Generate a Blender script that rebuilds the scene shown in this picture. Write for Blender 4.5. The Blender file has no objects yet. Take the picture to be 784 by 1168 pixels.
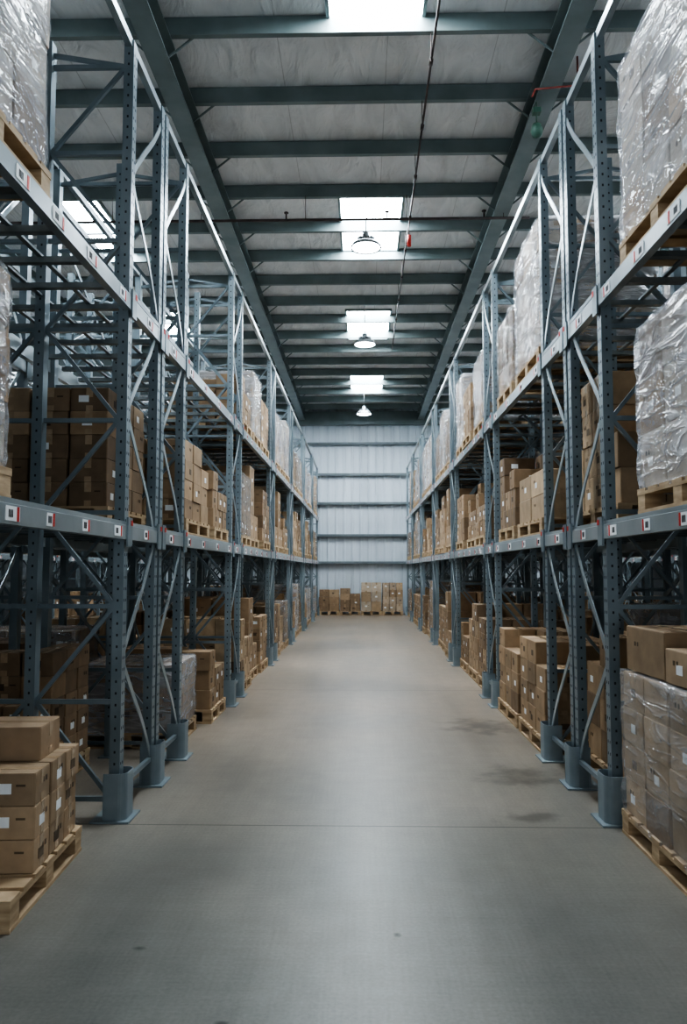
import bpy, bmesh, math, random
from mathutils import Vector, Matrix, noise

S = bpy.context.scene
# ------------------------------------------------------------------ materials
def new_mat(name):
    m = bpy.data.materials.new(name); m.use_nodes = True
    nt = m.node_tree
    b = nt.nodes['Principled BSDF']
    return m, nt, b
def N(nt, t, **kw):
    n = nt.nodes.new(t)
    for k, v in kw.items():
        if k in n.inputs.keys(): n.inputs[k].default_value = v
        else: setattr(n, k, v)
    return n
def ramp(nt, src, stops):
    r = nt.nodes.new('ShaderNodeValToRGB')
    els = r.color_ramp.elements
    els[0].position, els[0].color = stops[0][0], (*stops[0][1], 1)
    els[1].position, els[1].color = stops[-1][0], (*stops[-1][1], 1)
    for p, c in stops[1:-1]:
        e = els.new(p); e.color = (*c, 1)
    nt.links.new(src, r.inputs[0]); return r
def coords(nt, scale=(1, 1, 1)):
    tc = nt.nodes.new('ShaderNodeTexCoord'); mp = nt.nodes.new('ShaderNodeMapping')
    mp.inputs['Scale'].default_value = scale
    nt.links.new(tc.outputs['Object'], mp.inputs[0]); return mp.outputs[0]
def bump(nt, b, h, strength=.3, dist=.01):
    bn = N(nt, 'ShaderNodeBump'); bn.inputs['Strength'].default_value = strength
    bn.inputs['Distance'].default_value = dist
    nt.links.new(h, bn.inputs['Height']); nt.links.new(bn.outputs[0], b.inputs['Normal'])
def noisy(name, c1, c2, scale=4, rough=.5, metal=0, vs=(1, 1, 1), bs=0, bd=.005, detail=5):
    m, nt, b = new_mat(name)
    n = N(nt, 'ShaderNodeTexNoise'); n.inputs['Scale'].default_value = scale; n.inputs['Detail'].default_value = detail
    nt.links.new(coords(nt, vs), n.inputs['Vector'])
    r = ramp(nt, n.outputs[0], [(.3, c1), (.7, c2)])
    nt.links.new(r.outputs[0], b.inputs['Base Color'])
    b.inputs['Roughness'].default_value = rough; b.inputs['Metallic'].default_value = metal
    if bs: bump(nt, b, n.outputs[0], bs, bd)
    return m

steel = noisy('rack_steel_blue_grey', (.148, .19, .213), (.235, .283, .308), 3, .33, .26)
steel_l = noisy('beam_steel_light', (.25, .297, .316), (.36, .405, .424), 3, .3, .36)
guard_m = noisy('post_guard_paint', (.185, .23, .253), (.245, .295, .318), 5, .45, .05)
galv = noisy('galvanised_deck', (.13, .155, .165), (.22, .245, .25), 8, .45, .4)
hole_m = noisy('punched_hole_dark', (.03, .035, .04), (.04, .045, .05), 8, .9)
label_m = noisy('label_paper', (.75, .77, .78), (.85, .86, .86), 8, .6)
red_m = noisy('red_paint', (.5, .03, .02), (.65, .05, .03), 8, .5)
ink_m = noisy('label_ink', (.02, .02, .02), (.05, .05, .05), 8, .7)
roofsteel = noisy('roof_steel_green_grey', (.132, .17, .172), (.198, .24, .243), 2, .42, .15)
pipe_m = noisy('dark_pipe', (.04, .03, .03), (.09, .07, .065), 6, .5, .3)
lampbody = noisy('lamp_housing', (.35, .38, .40), (.48, .51, .53), 6, .35, .3)
wood = noisy('pallet_wood', (.33, .23, .135), (.52, .39, .25), 6, .8, 0, (1, 1, 6), .3, .004)
tape_m = noisy('packing_tape', (.36, .26, .165), (.45, .33, .22), 20, .22)

# cardboard (per-box tint from colour attribute)
m, nt, b = new_mat('cardboard'); cardboard = m
at = N(nt, 'ShaderNodeVertexColor'); at.layer_name = 'Col'
n = N(nt, 'ShaderNodeTexNoise'); n.inputs['Scale'].default_value = 9; n.inputs['Detail'].default_value = 6
nt.links.new(coords(nt), n.inputs['Vector'])
r = ramp(nt, n.outputs[0], [(.3, (.80, .80, .80)), (.7, (1.06, 1.06, 1.06))])
mx = N(nt, 'ShaderNodeMixRGB', blend_type='MULTIPLY'); mx.inputs[0].default_value = 1
nt.links.new(at.outputs[0], mx.inputs[1]); nt.links.new(r.outputs[0], mx.inputs[2])
nt.links.new(mx.outputs[0], b.inputs['Base Color']); b.inputs['Roughness'].default_value = .7
bump(nt, b, n.outputs[0], .15, .01)

def wrap_mat(name, lo, hi, col):
    m, nt, b = new_mat(name)
    b.inputs['Base Color'].default_value = (*col, 1)
    b.inputs['Roughness'].default_value = .11
    b.inputs['Specular IOR Level'].default_value = 1.0
    mp = nt.nodes.new('ShaderNodeMapping'); tc = nt.nodes.new('ShaderNodeTexCoord')
    mp.inputs['Rotation'].default_value = (.35, .3, .2); mp.inputs['Scale'].default_value = (1.0, 1.0, 4.2)
    nt.links.new(tc.outputs['Object'], mp.inputs[0])
    n = N(nt, 'ShaderNodeTexNoise'); n.inputs['Scale'].default_value = 2.4; n.inputs['Detail'].default_value = 4
    n.inputs['Distortion'].default_value = .6
    nt.links.new(mp.outputs[0], n.inputs['Vector'])
    rd = N(nt, 'ShaderNodeMath', operation='SUBTRACT'); nt.links.new(n.outputs[0], rd.inputs[0]); rd.inputs[1].default_value = .5
    ab = N(nt, 'ShaderNodeMath', operation='ABSOLUTE'); nt.links.new(rd.outputs[0], ab.inputs[0])
    sh = ramp(nt, ab.outputs[0], [(0, (1, 1, 1)), (.05, (.4, .4, .4)), (.2, (0, 0, 0))])
    n2 = N(nt, 'ShaderNodeTexNoise'); n2.inputs['Scale'].default_value = 1.9; n2.inputs['Detail'].default_value = 7
    nt.links.new(coords(nt, (1, 1, 2)), n2.inputs['Vector'])
    r = ramp(nt, n2.outputs[0], [(.38, (lo,) * 3), (.64, (hi,) * 3)])
    mxx = N(nt, 'ShaderNodeMath', operation='MULTIPLY_ADD'); nt.links.new(sh.outputs[0], mxx.inputs[0]); mxx.inputs[1].default_value = .24
    nt.links.new(r.outputs[0], mxx.inputs[2]); mxx.use_clamp = True
    bump(nt, b, sh.outputs[0], .75, .02)
    tr = N(nt, 'ShaderNodeBsdfTransparent'); ms = N(nt, 'ShaderNodeMixShader')
    nt.links.new(mxx.outputs[0], ms.inputs[0]); nt.links.new(tr.outputs[0], ms.inputs[1]); nt.links.new(b.outputs[0], ms.inputs[2])
    nt.links.new(ms.outputs[0], nt.nodes['Material Output'].inputs['Surface'])
    return m
wrap_c = wrap_mat('stretch_film_clear', .08, .28, (.55, .57, .59))
wrap_w = wrap_mat('stretch_film_milky', .18, .45, (.66, .68, .72))

# floor
m, nt, b = new_mat('polished_concrete'); floor_m = m
tc = N(nt, 'ShaderNodeTexCoord')
n1 = N(nt, 'ShaderNodeTexNoise'); n1.inputs['Scale'].default_value = .5; n1.inputs['Detail'].default_value = 3; n1.inputs['Roughness'].default_value = .45
n2 = N(nt, 'ShaderNodeTexNoise'); n2.inputs['Scale'].default_value = 5; n2.inputs['Detail'].default_value = 10
n3 = N(nt, 'ShaderNodeTexNoise'); n3.inputs['Scale'].default_value = 60; n3.inputs['Detail'].default_value = 4
for q in (n1, n2, n3): nt.links.new(tc.outputs['Object'], q.inputs['Vector'])
sx = N(nt, 'ShaderNodeSeparateXYZ'); nt.links.new(tc.outputs['Object'], sx.inputs[0])
def MA(op, a, b_=None, c_=None, clamp=False):
    q = N(nt, 'ShaderNodeMath', operation=op); q.use_clamp = clamp
    for i, v in enumerate((a, b_, c_)):
        if v is None: continue
        if isinstance(v, (int, float)): q.inputs[i].default_value = v
        else: nt.links.new(v, q.inputs[i])
    return q.outputs[0]
def mul(a, c_):
    q = N(nt, 'ShaderNodeMixRGB', blend_type='MULTIPLY'); q.inputs[0].default_value = 1
    nt.links.new(a, q.inputs[1]); nt.links.new(c_, q.inputs[2]); return q.outputs[0]
r1 = ramp(nt, n1.outputs[0], [(.25, (.15, .15, .144)), (.5, (.20, .197, .184)), (.75, (.25, .24, .222))])
r2 = ramp(nt, n2.outputs[0], [(.2, (.88, .88, .88)), (.8, (1.07, 1.07, 1.07))])
r3 = ramp(nt, n3.outputs[0], [(.3, (.9, .9, .9)), (.7, (1.07, 1.07, 1.07))])
col = mul(mul(r1.outputs[0], r2.outputs[0]), r3.outputs[0])
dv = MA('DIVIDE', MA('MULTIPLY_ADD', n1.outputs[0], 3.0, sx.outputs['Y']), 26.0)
rb = ramp(nt, dv, [(.15, (.95, .96, .94)), (.40, (1.37, 1.15, .96))])  # browner, brighter down the aisle: worn track plus painted bounce light from boxes
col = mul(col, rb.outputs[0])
def noise1(scale, rot, sc, det=3):
    mp = N(nt, 'ShaderNodeMapping'); mp.inputs['Scale'].default_value = scale; mp.inputs['Rotation'].default_value = (0, 0, rot)
    nt.links.new(tc.outputs['Object'], mp.inputs[0])
    q = N(nt, 'ShaderNodeTexNoise'); q.inputs['Scale'].default_value = sc; q.inputs['Detail'].default_value = det
    nt.links.new(mp.outputs[0], q.inputs['Vector']); return q.outputs[0]
tyre = MA('MULTIPLY_ADD', noise1((3.2, .22, 1), 0, .8), .55, .725)        # long faint streaks along aisle
scr = MA('MULTIPLY_ADD', noise1((60, 2.0, 1), -.5, 1.0), .2, .9)
scr2 = MA('MULTIPLY_ADD', noise1((2.0, 60, 1), -.35, 1.0), .2, .9)
wear = MA('MULTIPLY', MA('MULTIPLY', tyre, scr), scr2)
pz = MA('PINGPONG', MA('SUBTRACT', sx.outputs['Y'], 5.07), 2.8)
wear = MA('MULTIPLY', wear, MA('SUBTRACT', 1.0, MA('MULTIPLY', MA('LESS_THAN', pz, .007), .65)))
for (X, Y, rx, ry, amt) in [(1.29, 6.3, .36, .26, .5), (1.22, 8.25, .34, .38, .5), (1.1, 5.27, .26, .10, .45), (-.95, 3.45, .035, .02, .7), (.15, 3.6, .02, .025, .7), (-.5, 2.9, .02, .015, .7)]:
    dx = MA('DIVIDE', MA('SUBTRACT', sx.outputs['X'], X), rx); dy = MA('DIVIDE', MA('SUBTRACT', sx.outputs['Y'], Y), ry)
    d = MA('SQRT', MA('ADD', MA('MULTIPLY', dx, dx), MA('MULTIPLY', dy, dy)))
    d = MA('ADD', d, MA('MULTIPLY_ADD', n2.outputs[0], 3.0, -1.7))
    k_ = MA('MULTIPLY', MA('SUBTRACT', 1.0, d, clamp=True), amt)
    wear = MA('MULTIPLY', wear, MA('SUBTRACT', 1.0, k_))
vm = N(nt, 'ShaderNodeVectorMath', operation='SCALE'); nt.links.new(col, vm.inputs[0]); nt.links.new(wear, vm.inputs['Scale'])
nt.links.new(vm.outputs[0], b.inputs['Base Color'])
nt.links.new(MA('MULTIPLY_ADD', n1.outputs[0], .25, .23), b.inputs['Roughness'])
b.inputs['Specular IOR Level'].default_value = .42
bump(nt, b, n2.outputs[0], .1, .008)

# ceiling insulation
m, nt, b = new_mat('roof_insulation_foil'); ceil_m = m
n = N(nt, 'ShaderNodeTexNoise'); n.inputs['Scale'].default_value = 2.2; n.inputs['Detail'].default_value = 6; n.inputs['Distortion'].default_value = .6
nt.links.new(coords(nt, (1.6, .6, 1)), n.inputs['Vector'])
r = ramp(nt, n.outputs[0], [(.3, (.62, .63, .635)), (.7, (.76, .77, .775))])
tc = N(nt, 'ShaderNodeTexCoord'); sx = N(nt, 'ShaderNodeSeparateXYZ'); nt.links.new(tc.outputs['Object'], sx.inputs[0])
j = MA('LESS_THAN', MA('PINGPONG', MA('SUBTRACT', sx.outputs['X'], .3), .625), .005)
mj = N(nt, 'ShaderNodeMixRGB'); nt.links.new(j, mj.inputs[0]); nt.links.new(r.outputs[0], mj.inputs[1]); mj.inputs[2].default_value = (.5, .5, .5, 1)
nt.links.new(mj.outputs[0], b.inputs['Base Color']); b.inputs['Roughness'].default_value = .4
bump(nt, b, n.outputs[0], .9, .13)

wall_m = noisy('painted_wall_sheet', (.52, .58, .63), (.64, .70, .75), 1.2, .45, 0, (3, 3, .3))
sidewall_m = noisy('side_wall_sheet', (.20, .22, .235), (.26, .28, .295), 1.2, .6)
girt_m = noisy('girt_steel', (.13, .16, .17), (.19, .22, .23), 3, .5)

def emis(name, col, st):
    m, nt, b = new_mat(name)
    b.inputs['Base Color'].default_value = (*col, 1)
    b.inputs['Emission Color'].default_value = (*col, 1); b.inputs['Emission Strength'].default_value = st
    n = N(nt, 'ShaderNodeTexNoise'); n.inputs['Scale'].default_value = 1.5
    nt.links.new(coords(nt), n.inputs['Vector'])
    r = ramp(nt, n.outputs[0], [(.2, tuple(c * .9 for c in col)), (.8, col)])
    nt.links.new(r.outputs[0], b.inputs['Emission Color'])
    return m
sky_m = emis('skylight_polycarbonate', (.84, .925, 1.0), 66)
side_m = emis('fill_strip_glow', (.84, .925, 1.0), 2.5)  # emission for the added side-wall fill strips
lamp_m = emis('lamp_diffuser', (.92, .97, 1.0), 60)

# ------------------------------------------------------------------ mesh builder
class MB:
    def __init__(s): s.v = []; s.f = []; s.m = []; s.c = []; s.sm = []
    def face(s, idx, mat=0, col=(1, 1, 1), smooth=False):
        s.f.append(idx); s.m.append(mat); s.c.append(col); s.sm.append(smooth)
    def box(s, c, d, mat=0, col=(1, 1, 1), rz=0, R=None, M=None):
        o = len(s.v); ca, sa = math.cos(rz), math.sin(rz)
        for dz in (-.5, .5):
            for dx, dy in ((-.5, -.5), (.5, -.5), (.5, .5), (-.5, .5)):
                p = Vector((dx * d[0], dy * d[1], dz * d[2]))
                if R is not None: p = R @ p
                elif rz: p = Vector((p.x * ca - p.y * sa, p.x * sa + p.y * ca, p.z))
                p = p + Vector(c)
                if M is not None: p = M @ p
                s.v.append(tuple(p))
        for q in ((3, 2, 1, 0), (4, 5, 6, 7), (0, 1, 5, 4), (1, 2, 6, 5), (2, 3, 7, 6), (3, 0, 4, 7)):
            s.face(tuple(o + i for i in q), mat, col)
    def strut(s, p, q, w, h, mat=0, col=(1, 1, 1)):
        p, q = Vector(p), Vector(q); d = q - p; L = d.length; z = d / L
        up = Vector((0, 0, 1)) if abs(z.z) < .95 else Vector((0, 1, 0))
        x = up.cross(z).normalized(); y = z.cross(x)
        R = Matrix((x, y, z)).transposed()
        s.box((p + q) / 2, (w, h, L), mat, col, R=R)
    def prism(s, pts, p, ax, L, mat=0, col=(1, 1, 1), smooth=False, cap=True):
        o = len(s.v); n = len(pts); p = Vector(p)
        for k in (0, L):
            for a, b_ in pts:
                v = {'z': Vector((a, b_, k)), 'y': Vector((a, k, b_)), 'x': Vector((k, a, b_))}[ax]
                s.v.append(tuple(p + v))
        for i in range(n):
            j = (i + 1) % n
            s.face((o + i, o + j, o + n + j, o + n + i), mat, col, smooth)
        if cap:
            s.face(tuple(o + i for i in range(n)), mat, col); s.face(tuple(o + n + i for i in reversed(range(n))), mat, col)
    def lathe(s, prof, c, mat=0, seg=24, smooth=True):
        o = len(s.v); c = Vector(c)
        for r_, z in prof:
            for k in range(seg):
                a = 2 * math.pi * k / seg
                s.v.append((c.x + r_ * math.cos(a), c.y + r_ * math.sin(a), c.z + z))
        for i in range(len(prof) - 1):
            for k in range(seg):
                k2 = (k + 1) % seg
                s.face((o + i * seg + k, o + i * seg + k2, o + (i + 1) * seg + k2, o + (i + 1) * seg + k), mat, (1, 1, 1), smooth)
    def rod(s, p, q, r_, mat=0, seg=8):
        p, q = Vector(p), Vector(q); d = (q - p).normalized()
        up = Vector((0, 0, 1)) if abs(d.z) < .95 else Vector((0, 1, 0))
        x = up.cross(d).normalized(); y = d.cross(x); o = len(s.v)
        for e in (p, q):
            for k in range(seg):
                a = 2 * math.pi * k / seg
                s.v.append(tuple(e + x * r_ * math.cos(a) + y * r_ * math.sin(a)))
        for k in range(seg):
            k2 = (k + 1) % seg
            s.face((o + k, o + k2, o + seg + k2, o + seg + k), mat, (1, 1, 1), True)
        s.face(tuple(o + k for k in reversed(range(seg))), mat); s.face(tuple(o + seg + k for k in range(seg)), mat)
    def mesh(s, name, mats, fix=False):
        me = bpy.data.meshes.new(name); me.from_pydata(s.v, [], s.f)
        for m_ in mats: me.materials.append(m_)
        me.polygons.foreach_set('material_index', s.m)
        me.polygons.foreach_set('use_smooth', s.sm)
        ca = me.color_attributes.new('Col', 'FLOAT_COLOR', 'CORNER')
        buf = []
        for f, c in zip(s.f, s.c): buf.extend((c[0], c[1], c[2], 1.0) * len(f))
        ca.data.foreach_set('color', buf)
        if fix:
            bm = bmesh.new(); bm.from_mesh(me); bmesh.ops.recalc_face_normals(bm, faces=bm.faces); bm.to_mesh(me); bm.free()
        me.update(); return me
def add(name, me, loc=(0, 0, 0), rz=0, scale=(1, 1, 1), parent=None):
    o = bpy.data.objects.new(name, me); o.location = loc; o.rotation_euler = (0, 0, rz); o.scale = scale
    S.collection.objects.link(o); o.parent = parent; return o

# ------------------------------------------------------------------ room
X0, X1, YB, YE, ZR = -9.6, 9.6, -4.0, 29.1, 7.62
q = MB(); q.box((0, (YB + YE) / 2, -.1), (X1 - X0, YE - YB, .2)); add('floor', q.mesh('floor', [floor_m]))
q = MB(); q.box((0, (YB + YE) / 2, ZR + .06), (X1 - X0, YE - YB, .12)); add('ceiling', q.mesh('ceiling', [ceil_m]))
q = MB(); pts = []; x = X0
while x < X1 - .01:
    pts += [(x, 0), (x + .2, 0), (x + .225, -.03), (x + .275, -.03), (x + .30, 0)]; x += .3
pts += [(X1, 0), (X1, .12), (X0, .12)]
q.prism(pts, (0, YE, 0), 'z', ZR)
for z in (1.9, 2.9, 4.08, 5.15, 6.3):
    q.box((0, YE - .10, z), (X1 - X0, .14, .012), 1); q.box((0, YE - .17, z - .04), (X1 - X0, .012, .09), 1)
q.box((0, YE - .15, 7.2), (X1 - X0, .2, .5), 2)
add('wall_back', q.mesh('wall_back', [wall_m, girt_m, roofsteel], True))
for nm, xx in (('wall_left', X0 - .06), ('wall_right', X1 + .06)):
    q = MB(); q.box((xx, (YB + YE) / 2, ZR / 2), (.12, YE - YB, ZR)); add(nm, q.mesh(nm, [sidewall_m]))
k = 1
for sgn in (-1, 1):
    q = MB(); q.box((sgn * 9.57, (YB + YE) / 2, 6.5), (.04, YE - YB - 1, 1.3))
    for i in range(12): q.box((sgn * 9.56, YB + 1 + i * 2.8, 6.5), (.08, .06, 1.34), 1)
    add('added_glow_strip_%d' % k, q.mesh('added_glow_strip', [side_m, girt_m])); k += 1  # unseen glowing strips, added to brighten the ceiling
q = MB(); q.box((-7.3, YB - .06, ZR / 2), (4.6, .12, ZR)); q.box((7.3, YB - .06, ZR / 2), (4.6, .12, ZR)); q.box((0, YB - .06, 6.8), (10, .12, 1.64))
add('wall_front', q.mesh('wall_front', [sidewall_m]))

# ------------------------------------------------------------------ roof structure
PY0, PS = 8.18, 1.257
pys = [PY0 + PS * i for i in range(-9, 17)]
q = MB()
for y in pys:
    t = .012
    prof = [(-.035, 0), (.035, 0), (.035, .03), (.035 - t, .03), (.035 - t, t), (-.035 + t, t), (-.035 + t, .20 - t), (.035 - t, .20 - t), (.035 - t, .17), (.035, .17), (.035, .20), (-.035, .20)]
    q.prism(prof, (X0, y, 7.41), 'x', X1 - X0)
add('roof_purlins', q.mesh('roof_purlins', [roofsteel], True))
for xx in (-6.5, -2.2, 2.17, 6.5):
    q = MB(); w, h, t = .12, .3, .018
    prof = [(-w, 0), (w, 0), (w, t), (.008, t), (.008, h - t), (w, h - t), (w, h), (-w, h), (-w, h - t), (-.008, h - t), (-.008, t), (-w, t)]
    q.prism(prof, (xx, YB, 7.11), 'y', YE - .25 - YB)
    for y in pys:
        for sg in (-1, 1): q.strut((xx + sg * .02, y + .05, 7.16), (xx + sg * .36, y + .05, 7.44), .02, .02)
    add('roof_rafter', q.mesh('roof_rafter', [roofsteel], True))
skm = MB(); skm.box((0, 0, 0), (1.0, 2.2, .02)); 
for sg in (-1, 1): skm.box((sg * .52, 0, -.01), (.04, 2.28, .06), 1); skm.box((0, sg * 1.12, -.01), (1.0, .04, .06), 1)
skm = skm.mesh('skylight', [sky_m, roofsteel])
for yy in (7.05, 13.3, 19.0, 25.1):
    for xx in (-4.8, .16, 4.9): add('skylight', skm, (xx, yy, ZR - .012))

# high bay lamps
lm = MB()
lm.lathe([(.0, -.035), (.12, -.028), (.215, 0)], (0, 0, .0), 1)
lm.lathe([(.215, 0), (.24, -.012), (.245, 0), (.21, .06), (.12, .10), (.08, .11), (.08, .16), (.05, .18), (.05, .24), (0, .24)], (0, 0, 0), 0)
for k in range(16):
    a = k * math.pi / 8; lm.box((.11 * math.cos(a), .11 * math.sin(a), .13), (.06, .008, .06), 0, rz=a)
lm.rod((0, 0, .24), (0, 0, .95), .008, 0)
lm = lm.mesh('high_bay_lamp', [lampbody, lamp_m])
for yy, zz in ((11.95, 6.6), (16.98, 6.52), (24.52, 6.48)):
    add('high_bay_lamp', lm, (.07, yy, zz))
# sprinkler pipes
q = MB(); q.rod((.757, 3, 7.08), (.757, 19.4, 7.08), .013)
for y in pys:
    if 3 < y < 19.4: q.rod((.757, y, 7.07), (.757, y, 7.42), .005); q.rod((.757, y - .05, 7.08), (.757, y + .05, 7.08), .022)
q.rod((.757, 12.2, 7.08), (.757, 12.2, 6.86), .006); q.rod((.757, 12.2, 6.72), (.757, 12.2, 6.9), .032, 1)
add('electrical_conduit', q.mesh('conduit', [pipe_m, red_m]))
q = MB(); q.rod((-9.5, 11.9, 7.03), (2.6, 11.9, 7.03), .022)
for xx in (-4.2, -2.8, -1.17, .4, 1.9):
    q.rod((xx, 11.9, 7.03), (xx, 11.9, 7.14), .014); q.rod((xx, 11.9, 7.14), (xx, 11.9, 7.155), .035); q.rod((xx + .3, 11.9, 7.03), (xx + .3, 11.9, 7.42), .005)
add('sprinkler_pipe', q.mesh('sprinkler_pipe', [pipe_m]))
q = MB(); q.rod((1.97, 8.6, 7.02), (2.45, 8.6, 7.06), .011); q.rod((1.97, 8.6, 7.02), (1.93, 8.6, 6.93), .011); q.rod((2.45, 8.6, 7.06), (2.45, 8.6, 7.4), .011)
dred = noisy('dark_red_pipe_paint', (.16, .03, .025), (.24, .04, .03), 8, .5)
add('red_fire_pipe', q.mesh('red_pipe', [dred]))
q = MB(); q.rod((2.07, 9.0, 7.12), (2.07, 9.0, 6.85), .008); q.lathe([(0, .1), (.05, .08), (.075, 0), (.05, -.07), (0, -.09)], (2.07, 9.0, 6.76), 0, 14); q.box((2.07, 9.0, 7.0), (.09, .09, .06))
add('alarm_siren', q.mesh('siren', [noisy('siren_green', (.03, .08, .06), (.05, .11, .08))]))

# ------------------------------------------------------------------ racks (front posts at x=0, body to -x)
POSTS = [-.3, .45, 2.55, 5.2, 5.97, 6.10, 6.85, 9.45, 10.15, 13.4, 14.1, 17.1, 17.8, 20.9, 21.6, 24.6, 25.3, 28.0]
TOWERS = [(-.3, .45), (5.2, 5.97), (6.10, 6.85), (9.45, 10.15), (13.4, 14.1), (17.1, 17.8), (20.9, 21.6), (24.6, 25.3)]
FRONT_ONLY = (5.97, 6.10)
XS = [0, -.57, -1.15]; H = 5.25; L1, L2 = 1.86, 3.40
def rack(detail):
    q = MB(); t = .005
    a, bb = .042, .034
    prof = [(bb, -a), (bb, a), (-bb, a), (-bb, a * .45), (-bb + t, a * .45), (-bb + t, a - t), (bb - t, a - t), (bb - t, -a + t), (-bb + t, -a + t), (-bb + t, -a * .45), (-bb, -a * .45), (-bb, -a)]
    for y in POSTS:
        fo = y in FRONT_ONLY
        for xi, x in enumerate(XS):
            if fo and xi > 0: continue
            q.prism(prof, (x, y, 0), 'z', H, 0)
            q.box((x, y, .005), (.16, .12, .01), 0)
            if detail and y < 14 and xi < 2:
                z = .35
                while z < H - .05:
                    for s_ in (-.018, .018):
                        if xi == 0: q.box((x + bb, y + s_, z), (.002, .009, .018), 3)
                    q.box((x, y - a, z), (.012, .002, .016), 3)
                    z += .075
        if fo: continue
        z = .12; k = 0
        while z < H - .1:
            q.box(((XS[0] + XS[2]) / 2, y, z), (1.12, .028, .03), 0)
            zt = min(z + .62, H - .08)
            for j_ in (0, 1):
                if j_ == 1 and k % 2: continue
                xa, xb = XS[j_] - .03, XS[j_ + 1] + .03
                if (k + j_) % 2: xa, xb = xb, xa
                q.strut((xa, y, z), (xb, y, zt), .026, .026, 0)
            z += .62; k += 1
    for (ya, yb) in TOWERS:
        for x in (XS[0], XS[2]):
            if x < 0 and (ya in FRONT_ONLY or yb in FRONT_ONLY): continue
            z = .2; k = 0
            while z < H - .2:
                zt = min(z + .82, H - .05)
                y1, y2 = (ya, yb) if k % 2 else (yb, ya)
                P = [Vector((x + .02 + .012 * math.sin(math.pi * u / 6), y1 + (y2 - y1) * (u / 6), z + (zt - z) * (u / 6 + .02 * math.sin(2 * math.pi * u / 6)))) for u in range(7)]
                for u in range(6): q.strut(P[u], P[u + 1], .008, .042, 1)
                if k % 2 == 0: q.box((x + .02, (ya + yb) / 2, z), (.03, yb - ya, .03), 0)
                z += .82; k += 1
    ya, yb = POSTS[0], POSTS[-1]
    for lz in (L1, L2):
        for x, sg in ((XS[0], 1), (XS[2], -1)):
            pb = [(-.022, -.06), (.028, -.06), (.028, .03), (.010, .035), (.010, .06), (-.022, .06)]
            pb = [(x + sg * (.025 + u), lz + w_) for u, w_ in pb]
            q.prism(pb, (0, ya, 0), 'y', yb - ya, 1)
            for y in POSTS:
                q.box((x + sg * .057, y, lz - .01), (.012, .10, .19), 0)
                q.box((x + sg * .064, y + .03, lz + .05), (.004, .035, .035), 4)
        y = ya + .2
        while y < yb:
            q.box((-.575, y, lz + .03), (1.12, .05, .035), 2); y += .42
        for x in (-.3, -.57, -.85): q.box((x, (ya + yb) / 2, lz + .052), (.03, yb - ya, .014), 2)
    q.box((XS[0], (ya + yb) / 2, H - .02), (.045, yb - ya, .06), 1)
    q.box((XS[2], (ya + yb) / 2, H - .02), (.045, yb - ya, .06), 1)
    for (a_, b_) in ((.45, 2.55), (2.55, 5.2)) + tuple((POSTS[i], POSTS[i + 1]) for i in range(6, 17) if POSTS[i + 1] - POSTS[i] > 2):
        q.box((XS[2], (a_ + b_) / 2, .1), (.04, b_ - a_, .05), 0)
        for zz in (.3, 1.9, 3.5):
            q.strut((XS[2] - .03, a_, zz), (XS[2] - .03, b_, zz + 1.35), .008, .04, 0)
            q.strut((XS[2] - .04, b_, zz), (XS[2] - .04, a_, zz + 1.35), .008, .04, 0)
    rg = random.Random(3); y = 2.9
    while y < 27.5:
        for lz in (L1, L2):
            w_ = rg.uniform(.10, .17)
            q.box((.0545, y, lz - .012), (.004, w_, .065), 5)
            for u in range(4): q.box((.057, y - w_ * .3 + u * .012, lz - .012), (.002, .005, .035), 6)
            q.box((.057, y + w_ * .35, lz - .012), (.002, .022, .065), 4)
        y += rg.uniform(.4, .8)
    if detail:
        for y in POSTS:
            if abs(y - 5.97) < .01: y = 6.035
            elif abs(y - 6.10) < .01: continue
            w, d, r_ = .105, .085, .05
            out = [(-.06, w)]
            for k in range(6):
                an = math.pi / 2 - k * math.pi / 10; out.append((d - r_ + r_ * math.cos(an), w - r_ + r_ * math.sin(an)))
            for k in range(6):
                an = -k * math.pi / 10; out.append((d - r_ + r_ * math.cos(an), -w + r_ + r_ * math.sin(an)))
            out.append((-.06, -w))
            inn = [(u * .93 if u > 0 else u, v_ * .94) for u, v_ in reversed(out)]
            q.prism(out + inn, (.01, y, .012), 'z', .29, 7)
            q.box((.0, y, .007), (.25, .27, .012), 7)
    return q.mesh('pallet_rack', [steel, steel_l, galv, hole_m, red_m, label_m, ink_m, guard_m], True)
rk = rack(True); rk2 = rack(False)
F = 1.6
add('pallet_rack', rk, (-F, 0, 0)); add('pallet_rack', rk, (F + .02, 0, 0), scale=(-1, 1, 1))
add('pallet_rack', rk2, (-F - 1.42, 0, 0)); add('pallet_rack', rk2, (F + 1.44, 0, 0), scale=(-1, 1, 1))
add('pallet_rack', rk2, (-7.0, 0, 0)); add('pallet_rack', rk2, (7.0, 0, 0), scale=(-1, 1, 1))

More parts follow.
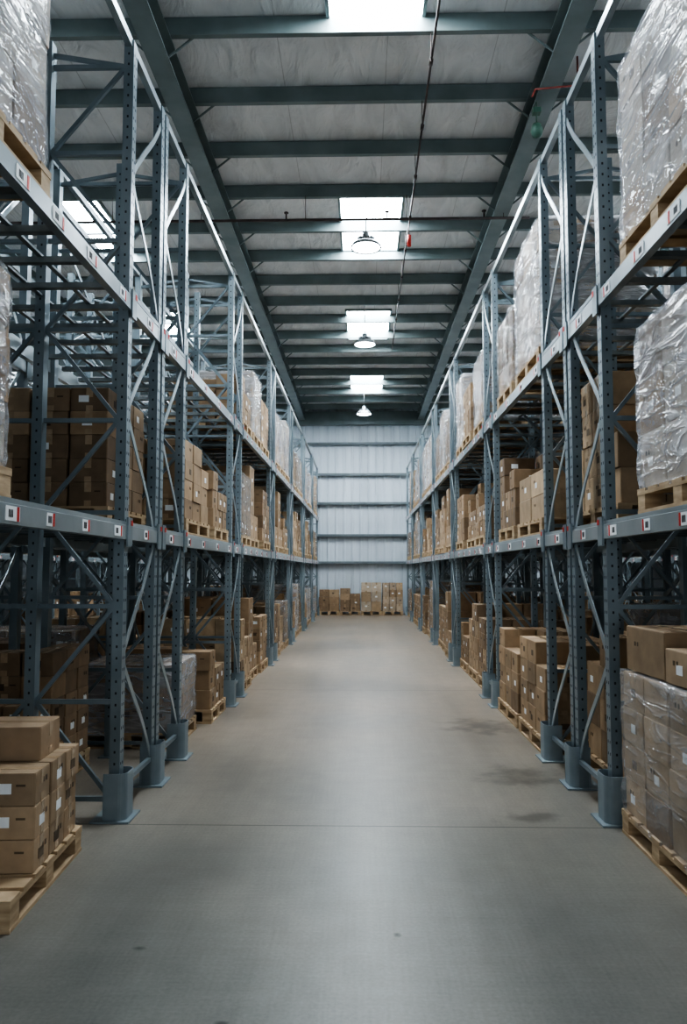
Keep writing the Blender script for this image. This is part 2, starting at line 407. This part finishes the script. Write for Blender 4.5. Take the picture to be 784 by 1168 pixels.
# ------------------------------------------------------------------ goods
def pallet(q, w, d):
    nb = 7
    for i in range(nb):
        bw = d / nb * .78; y = -d / 2 + bw / 2 + i * (d - bw) / (nb - 1)
        q.box((0, y, .131), (w, bw, .018), 0)
    for x in (-w / 2 + .05, 0, w / 2 - .05):
        q.box((x, 0, .113), (.1, d, .018), 0)
        for y in (-d / 2 + .06, 0, d / 2 - .06): q.box((x, y, .061), (.095, .11, .086), 0)
        q.box((x, 0, .009), (.1, d, .018), 0)
    for y in (-d / 2 + .05, d / 2 - .05): q.box((0, y, .009), (w - .21, .1, .0178), 0)
    return .141
BASE = [(.35, .24, .145), (.40, .28, .175), (.29, .195, .115), (.45, .325, .205), (.24, .162, .098)]
def carton(q, c, d, rg, rz=0, tint=None, marks=True):
    col = tint or rg.choice(BASE); f = rg.uniform(.78, 1.18); col = tuple(k * f for k in col)
    M = Matrix.Translation(c) @ Matrix.Rotation(rz, 4, 'Z')
    x, y, z = d[0] / 2, d[1] / 2, d[2] / 2
    o = len(q.v); e = .006
    lp = [(-x + e, -y), (x - e, -y), (x, -y + e), (x, y - e), (x - e, y), (-x + e, y), (-x, y - e), (-x, -y + e)]
    for zz, s_ in ((-z, 1), (z - e, 1), (z, .985)):
        for u, v_ in lp: q.v.append(tuple(M @ Vector((u * s_, v_ * s_, zz))))
    for r_ in (0, 1):
        for i in range(8):
            j_ = (i + 1) % 8; q.face((o + r_ * 8 + i, o + r_ * 8 + j_, o + r_ * 8 + 8 + j_, o + r_ * 8 + 8 + i), 1, col)
    q.face(tuple(o + i for i in reversed(range(8))), 1, col); q.face(tuple(o + 16 + i for i in range(8)), 1, tuple(k * 1.05 for k in col))
    tw = .05
    if d[0] > d[1]:
        q.box((0, 0, z + .0005), (2 * x, tw, .002), 2, M=M)
        for s_ in (-1, 1): q.box((s_ * (x + .0005), 0, z - .035), (.002, tw, .07), 2, M=M)
        q.box((0, 0, -z + .02), (2 * x + .003, tw, .04), 2, M=M)
    else:
        q.box((0, 0, z + .0005), (tw, 2 * y, .002), 2, M=M)
        for s_ in (-1, 1): q.box((0, s_ * (y + .0005), z - .035), (tw, .002, .07), 2, M=M)
        q.box((0, 0, -z + .02), (tw, 2 * y + .003, .04), 2, M=M)
    if marks:
        dk = tuple(k * .35 for k in col)
        if rg.random() < .5:
            u = rg.uniform(-.3, .3) * y
            for s_ in (-1, 1): q.box((s_ * (x + .001), u, -.1 * z), (.002, .07, .05), rg.choice((3, 3, 1)), dk, M=M)
        if rg.random() < .5:
            u = rg.uniform(-.4, .4) * x
            q.box((u, -y - .001, .05 * z), (.075, .002, .05), rg.choice((3, 3, 1)), dk, M=M)
        if rg.random() < .6:
            for s_ in (-1, 1): q.box((s_ * (x + .001), y * .5, .25 * z), (.002, .02, .025), 1, dk, M=M); q.box((s_ * (x + .001), y * .5 - .04, .25 * z), (.002, .015, .025), 1, dk, M=M)
            q.box((x * .5, -y - .001, .25 * z), (.045, .002, .01), 1, dk, M=M)
LM = [wood, cardboard, tape_m, label_m, ink_m, wrap_c, wrap_w]
def load(w, d, h, bx, by, bz, seed, wrap=None, ragged=.4, pal=True, tint=None, jit=.006, pd=None, py=0):
    rg = random.Random(seed); q = MB()
    z0 = pallet(q, w, pd or d) if pal else 0
    nx, ny, nz = max(1, round(w * .97 / bx)), max(1, round(d * .97 / by)), max(1, round((h - z0) / bz))
    bx, by = w * .97 / nx, d * .97 / ny
    tt = tint or rg.choice(BASE)
    for i in range(nx):
        for j_ in range(ny):
            n_ = nz
            if not wrap and rg.random() < ragged: n_ = max(1, nz - rg.choice((1, 1, 2)))
            for k in range(n_):
                g = rg.uniform(.003, .012)
                x = -w * .485 + bx * (i + .5) + rg.uniform(-jit, jit); y = py - d * .485 + by * (j_ + .5) + rg.uniform(-jit, jit)
                carton(q, (x, y, z0 + bz * (k + .5)), (bx - g - .004, by - g - .004, bz - .003), rg, rg.uniform(-.02, .02) if not wrap else rg.uniform(-.006, .006), tt if rg.random() < .7 else None)
    if wrap:
        mi = 5 if wrap == 'c' else 6
        Ht = z0 + bz * nz + .012; hx, hy = w * .485 + .018, d * .485 + .018
        ring = []; ns = 14; r_ = .03
        def side(a, b_): 
            for k in range(ns): ring.append((a[0] + (b_[0] - a[0]) * k / ns, a[1] + (b_[1] - a[1]) * k / ns))
        side((-hx + r_, -hy), (hx - r_, -hy)); side((hx, -hy + r_), (hx, hy - r_)); side((hx - r_, hy), (-hx + r_, hy)); side((-hx, hy - r_), (-hx, -hy + r_))
        rows = 26; o = len(q.v); n_ = len(ring)
        for a in range(rows + 1):
            z = .115 + (Ht - .115) * a / rows
            for (u, v_) in ring:
                dsp = noise.noise(Vector((u * 4 + seed, v_ * 4, z * 6))) * .012 + noise.noise(Vector((u * 11, v_ * 11 + seed, z * 16))) * .005
                dsp -= .006 * (1 - min(1, abs(((z - z0) / bz + .5) % 1 - .5) * 6))
                s_ = 1 + dsp / max(hx, hy) * 1.2 
                q.v.append((u * s_, v_ * s_, z + dsp * .4))
        for a in range(rows):
            for i in range(n_):
                j_ = (i + 1) % n_
                q.face((o + a * n_ + i, o + a * n_ + j_, o + (a + 1) * n_ + j_, o + (a + 1) * n_ + i), mi, (1, 1, 1), True)
        o2 = len(q.v)
        for rr_ in (.8, .5, .2):
            for (u, v_) in ring: q.v.append((u * rr_, v_ * rr_, Ht + noise.noise(Vector((u * 5 * rr_, v_ * 5 * rr_, seed))) * .012))
        base = o + rows * n_
        for a in range(3):
            A = base if a == 0 else o2 + (a - 1) * n_; B = o2 + a * n_
            for i in range(n_):
                j_ = (i + 1) % n_; q.face((A + i, A + j_, B + j_, B + i), mi, (1, 1, 1), True)
        q.face(tuple(o2 + 2 * n_ + i for i in range(n_)), mi, (1, 1, 1))
    return q.mesh('load', LM)
NB, NW = 'pallet_of_cardboard_boxes', 'shrink_wrapped_pallet'
boxv = {}; wrv = {}
for i, (dd, hh, bx, by, bz, rag) in enumerate([(.92, .95, .36, .30, .2, .4), (.9, 1.0, .37, .28, .27, .4), (.92, 1.15, .37, .30, .24, .3), (.88, .72, .37, .3, .2, .4), (.92, 1.2, .55, .46, .35, .2), (.9, 1.05, .27, .25, .18, .5)]):
    boxv[i] = load(1.1, dd, hh, bx, by, bz, 10 + i, None, rag)
for i, (dd, hh, bz, wk) in enumerate([(.92, 1.2, .27, 'w'), (.9, 1.05, .3, 'w'), (.92, 1.3, .3, 'c'), (.9, .95, .27, 'c'), (.85, 1.25, .37, 'w')]):
    wrv[i] = load(1.1, dd, hh, .36, .3, bz, 30 + i, wk, tint=(.48, .42, .36) if wk == 'w' else None)
Z1, Z2 = L1 + .06, L2 + .06
OFF = F + .575 - .055
def put(side, y, z, kind, i, dx=0, rz=0):
    x = side * (OFF + dx) + (0.02 if side > 0 else 0)
    add(NB if kind == 'b' else NW, boxv[i] if kind == 'b' else wrv[i], (x, y, z + .001), rz + (math.pi if side > 0 else 0))
def custom(side, y, z, name, me, dx=0, rz=0):
    add(name, me, (side * (OFF + dx) + (.02 if side > 0 else 0), y, z + .001), rz)
PALE = (.46, .39, .32)
# left near
custom(-1, 3.25, Z2, NW, load(1.1, 1.15, 1.45, .36, .38, .32, 51, 'w', tint=PALE))
custom(-1, 3.0, Z1, NW, load(1.1, 1.1, 1.15, .36, .3, .3, 52, 'w', tint=PALE), dx=.03)
custom(-1, 2.0, Z2, NW, wrv[0]); custom(-1, 1.9, Z1, NW, wrv[3])
custom(-1, 6.15, Z1, NB, load(.9, 1.0, 1.02, .3, .33, .175, 53, None, .1, jit=.003), dx=.17)
custom(-1, 7.6, 0, NW, load(.9, .9, .8, .3, .3, .3, 55, 'w'), dx=.0)
custom(-1, 8.75, 0, NB, boxv[3], dx=.0)
custom(-1, 6.05, 0, NB, load(.5, 1.1, 1.0, .25, .28, .17, 56, None, .4), dx=.38)
custom(-1, 7.55, Z1, NB, load(1.1, 1.1, .85, .36, .36, .18, 57, None, .5)); custom(-1, 8.8, Z1, NB, boxv[3])
# left front floor stack (near end of the pallet is empty)
me = load(.9, .72, .62, .3, .24, .157, 58, None, 0, tint=(.37, .262, .165), pd=1.05, py=.14)
add(NB, me, (-2.03, 4.06, 0.001), math.radians(3))
q = MB(); rg = random.Random(5); carton(q, (0, 0, .085), (.38, .32, .17), rg, 0, (.33, .23, .145))
add('cardboard_box', q.mesh('box', LM), (-1.87, 4.28, .614), math.radians(4))
# right near
custom(1, 4.2, Z2, NW, load(1.1, 1.15, 1.25, .36, .38, .275, 61, 'w', tint=PALE))
custom(1, 2.95, Z2, NW, wrv[2])
custom(1, 4.0, Z1, NW, load(1.1, 1.15, 1.08, .36, .38, .31, 62, 'w', tint=PALE))
custom(1, 2.8, Z1, NW, wrv[3])
custom(1, 4.45, 0, NW, load(1.1, 1.1, 1.0, .36, .36, .21, 63, 'c'))
q = MB(); rg = random.Random(8)
carton(q, (-.33, .2, .13), (.38, .55, .26), rg, .04, (.33, .23, .142)); carton(q, (.1, .2, .13), (.42, .55, .26), rg, -.03, (.33, .23, .142)); carton(q, (-.3, -.32, .09), (.42, .42, .18), rg, .05, (.39, .28, .18))
add('cardboard_box', q.mesh('boxes_on_top', LM), (2.15, 4.45, 1.0), 0)
custom(1, 3.25, 0, NB, boxv[5], dx=-.06)
custom(1, 6.05, Z1, NB, load(1.0, 1.2, 1.15, .33, .3, .25, 64, None, .2), dx=.12); custom(1, 6.05, 0, NB, load(.95, 1.1, 1.0, .31, .36, .24, 67, None, .4), dx=.15)
custom(1, 7.55, Z1, NB, load(1.1, 1.1, .6, .36, .5, .22, 68, None, .5)); custom(1, 8.75, Z1, NB, boxv[0])
custom(1, 7.55, Z2, NW, load(1.1, 1.1, 1.25, .36, .36, .3, 65, 'w', tint=PALE)); custom(1, 8.75, Z2, NW, wrv[3])
custom(1, 7.5, 0, NB, load(1.1, 1.1, .95, .36, .36, .2, 66, None, .5), dx=-.03); custom(1, 8.7, 0, NB, load(1.1, 1.1, .95, .36, .36, .2, 69, None, .5), dx=-.03)
# far bays
rg = random.Random(77)
bays = [(10.15, 13.4), (14.1, 17.1), (17.8, 20.9), (21.6, 24.6), (25.3, 28.0)]
for sd in (-1, 1):
    for bi, (a, b_) in enumerate(bays):
        for z in (0, Z1, Z2):
            n_ = 3 if b_ - a > 2.9 else 2
            st = (b_ - a - .1) / n_
            for k in range(n_):
                y = a + .05 + st * (k + .5)
                if rg.random() < .04: continue
                if sd < 0 and bi == 0 and z == Z2 and k == 0: put(sd, y, z, 'b', 3); continue
                pw = .12 if z == 0 else (.3 if z == Z1 else .75)
                if rg.random() < pw: put(sd, y, z, 'w', rg.randrange(5))
                else: put(sd, y, z, 'b', rg.randrange(6), dx=rg.uniform(-.03, .03))
# back-to-back racks
for sd, xo in ((-1, -F - 1.42 - .575), (1, F + 1.44 + .575), (-1, -7.575), (1, 7.575)):
    for bi, (a, b_) in enumerate([(2.6, 5.2), (6.85, 9.45)] + bays):
        for z in (0, Z1, Z2):
            for y in (a + .68, b_ - .68):
                if rg.random() < (.12 if z < 3 else .45): continue
                if z == Z2 and sd < 0 and bi < 3 and xo > -5: continue
                w_ = rg.random() < (.15 if z < 3 else .6)
                add(NW if w_ else NB, wrv[rg.randrange(5)] if w_ else boxv[rg.randrange(6)], (xo, y, z + .001), 0)
# stacks along the end wall
for i, (x, bx_, bz_, h_, tn) in enumerate(((-1.17, .37, .25, 1.15, (.33, .22, .13)), (-.42, .37, .2, 1.0, None), (.33, .37, .335, 1.15, (.52, .43, .33)), (1.08, .24, .25, 1.15, (.46, .36, .26)))):
    me = load(.74, .8, h_, bx_, .4, bz_, 80 + i, None, .35, tint=tn)
    add(NB, me, (x, 28.4, .001), 0)

# ------------------------------------------------------------------ lights
def area(name, loc, rot, sx_, sy_, e, col):
    l = bpy.data.lights.new(name, 'AREA'); l.shape = 'RECTANGLE'; l.size = sx_; l.size_y = sy_; l.energy = e; l.color = col
    o = bpy.data.objects.new(name, l); o.location = loc; o.rotation_euler = rot; S.collection.objects.link(o)
area('rear_fill_light', (0, YB - .3, 3.0), (math.radians(90), 0, 0), 10, 5.8, 260, (.89, .95, 1))  # fill light added behind the camera; the door is made up
W = bpy.data.worlds.new('world'); S.world = W; W.use_nodes = True
W.node_tree.nodes['Background'].inputs[0].default_value = (.8, .9, 1, 1); W.node_tree.nodes['Background'].inputs[1].default_value = .8

# ------------------------------------------------------------------ camera
cd = bpy.data.cameras.new('camera'); cam = bpy.data.objects.new('camera', cd); S.collection.objects.link(cam)
cd.sensor_fit = 'VERTICAL'; cd.sensor_height = 36; cd.lens = 900 / 1168 * 36; cd.clip_start = .05
cam.location = (0, 0, 1.6); cam.rotation_euler = (math.radians(90 + 4.19), 0, math.radians(1.34))
S.camera = cam
S.view_settings.view_transform = 'AgX'
S.view_settings.exposure = -.27
try: S.view_settings.look = 'AgX - High Contrast'
except Exception as e: print(e)
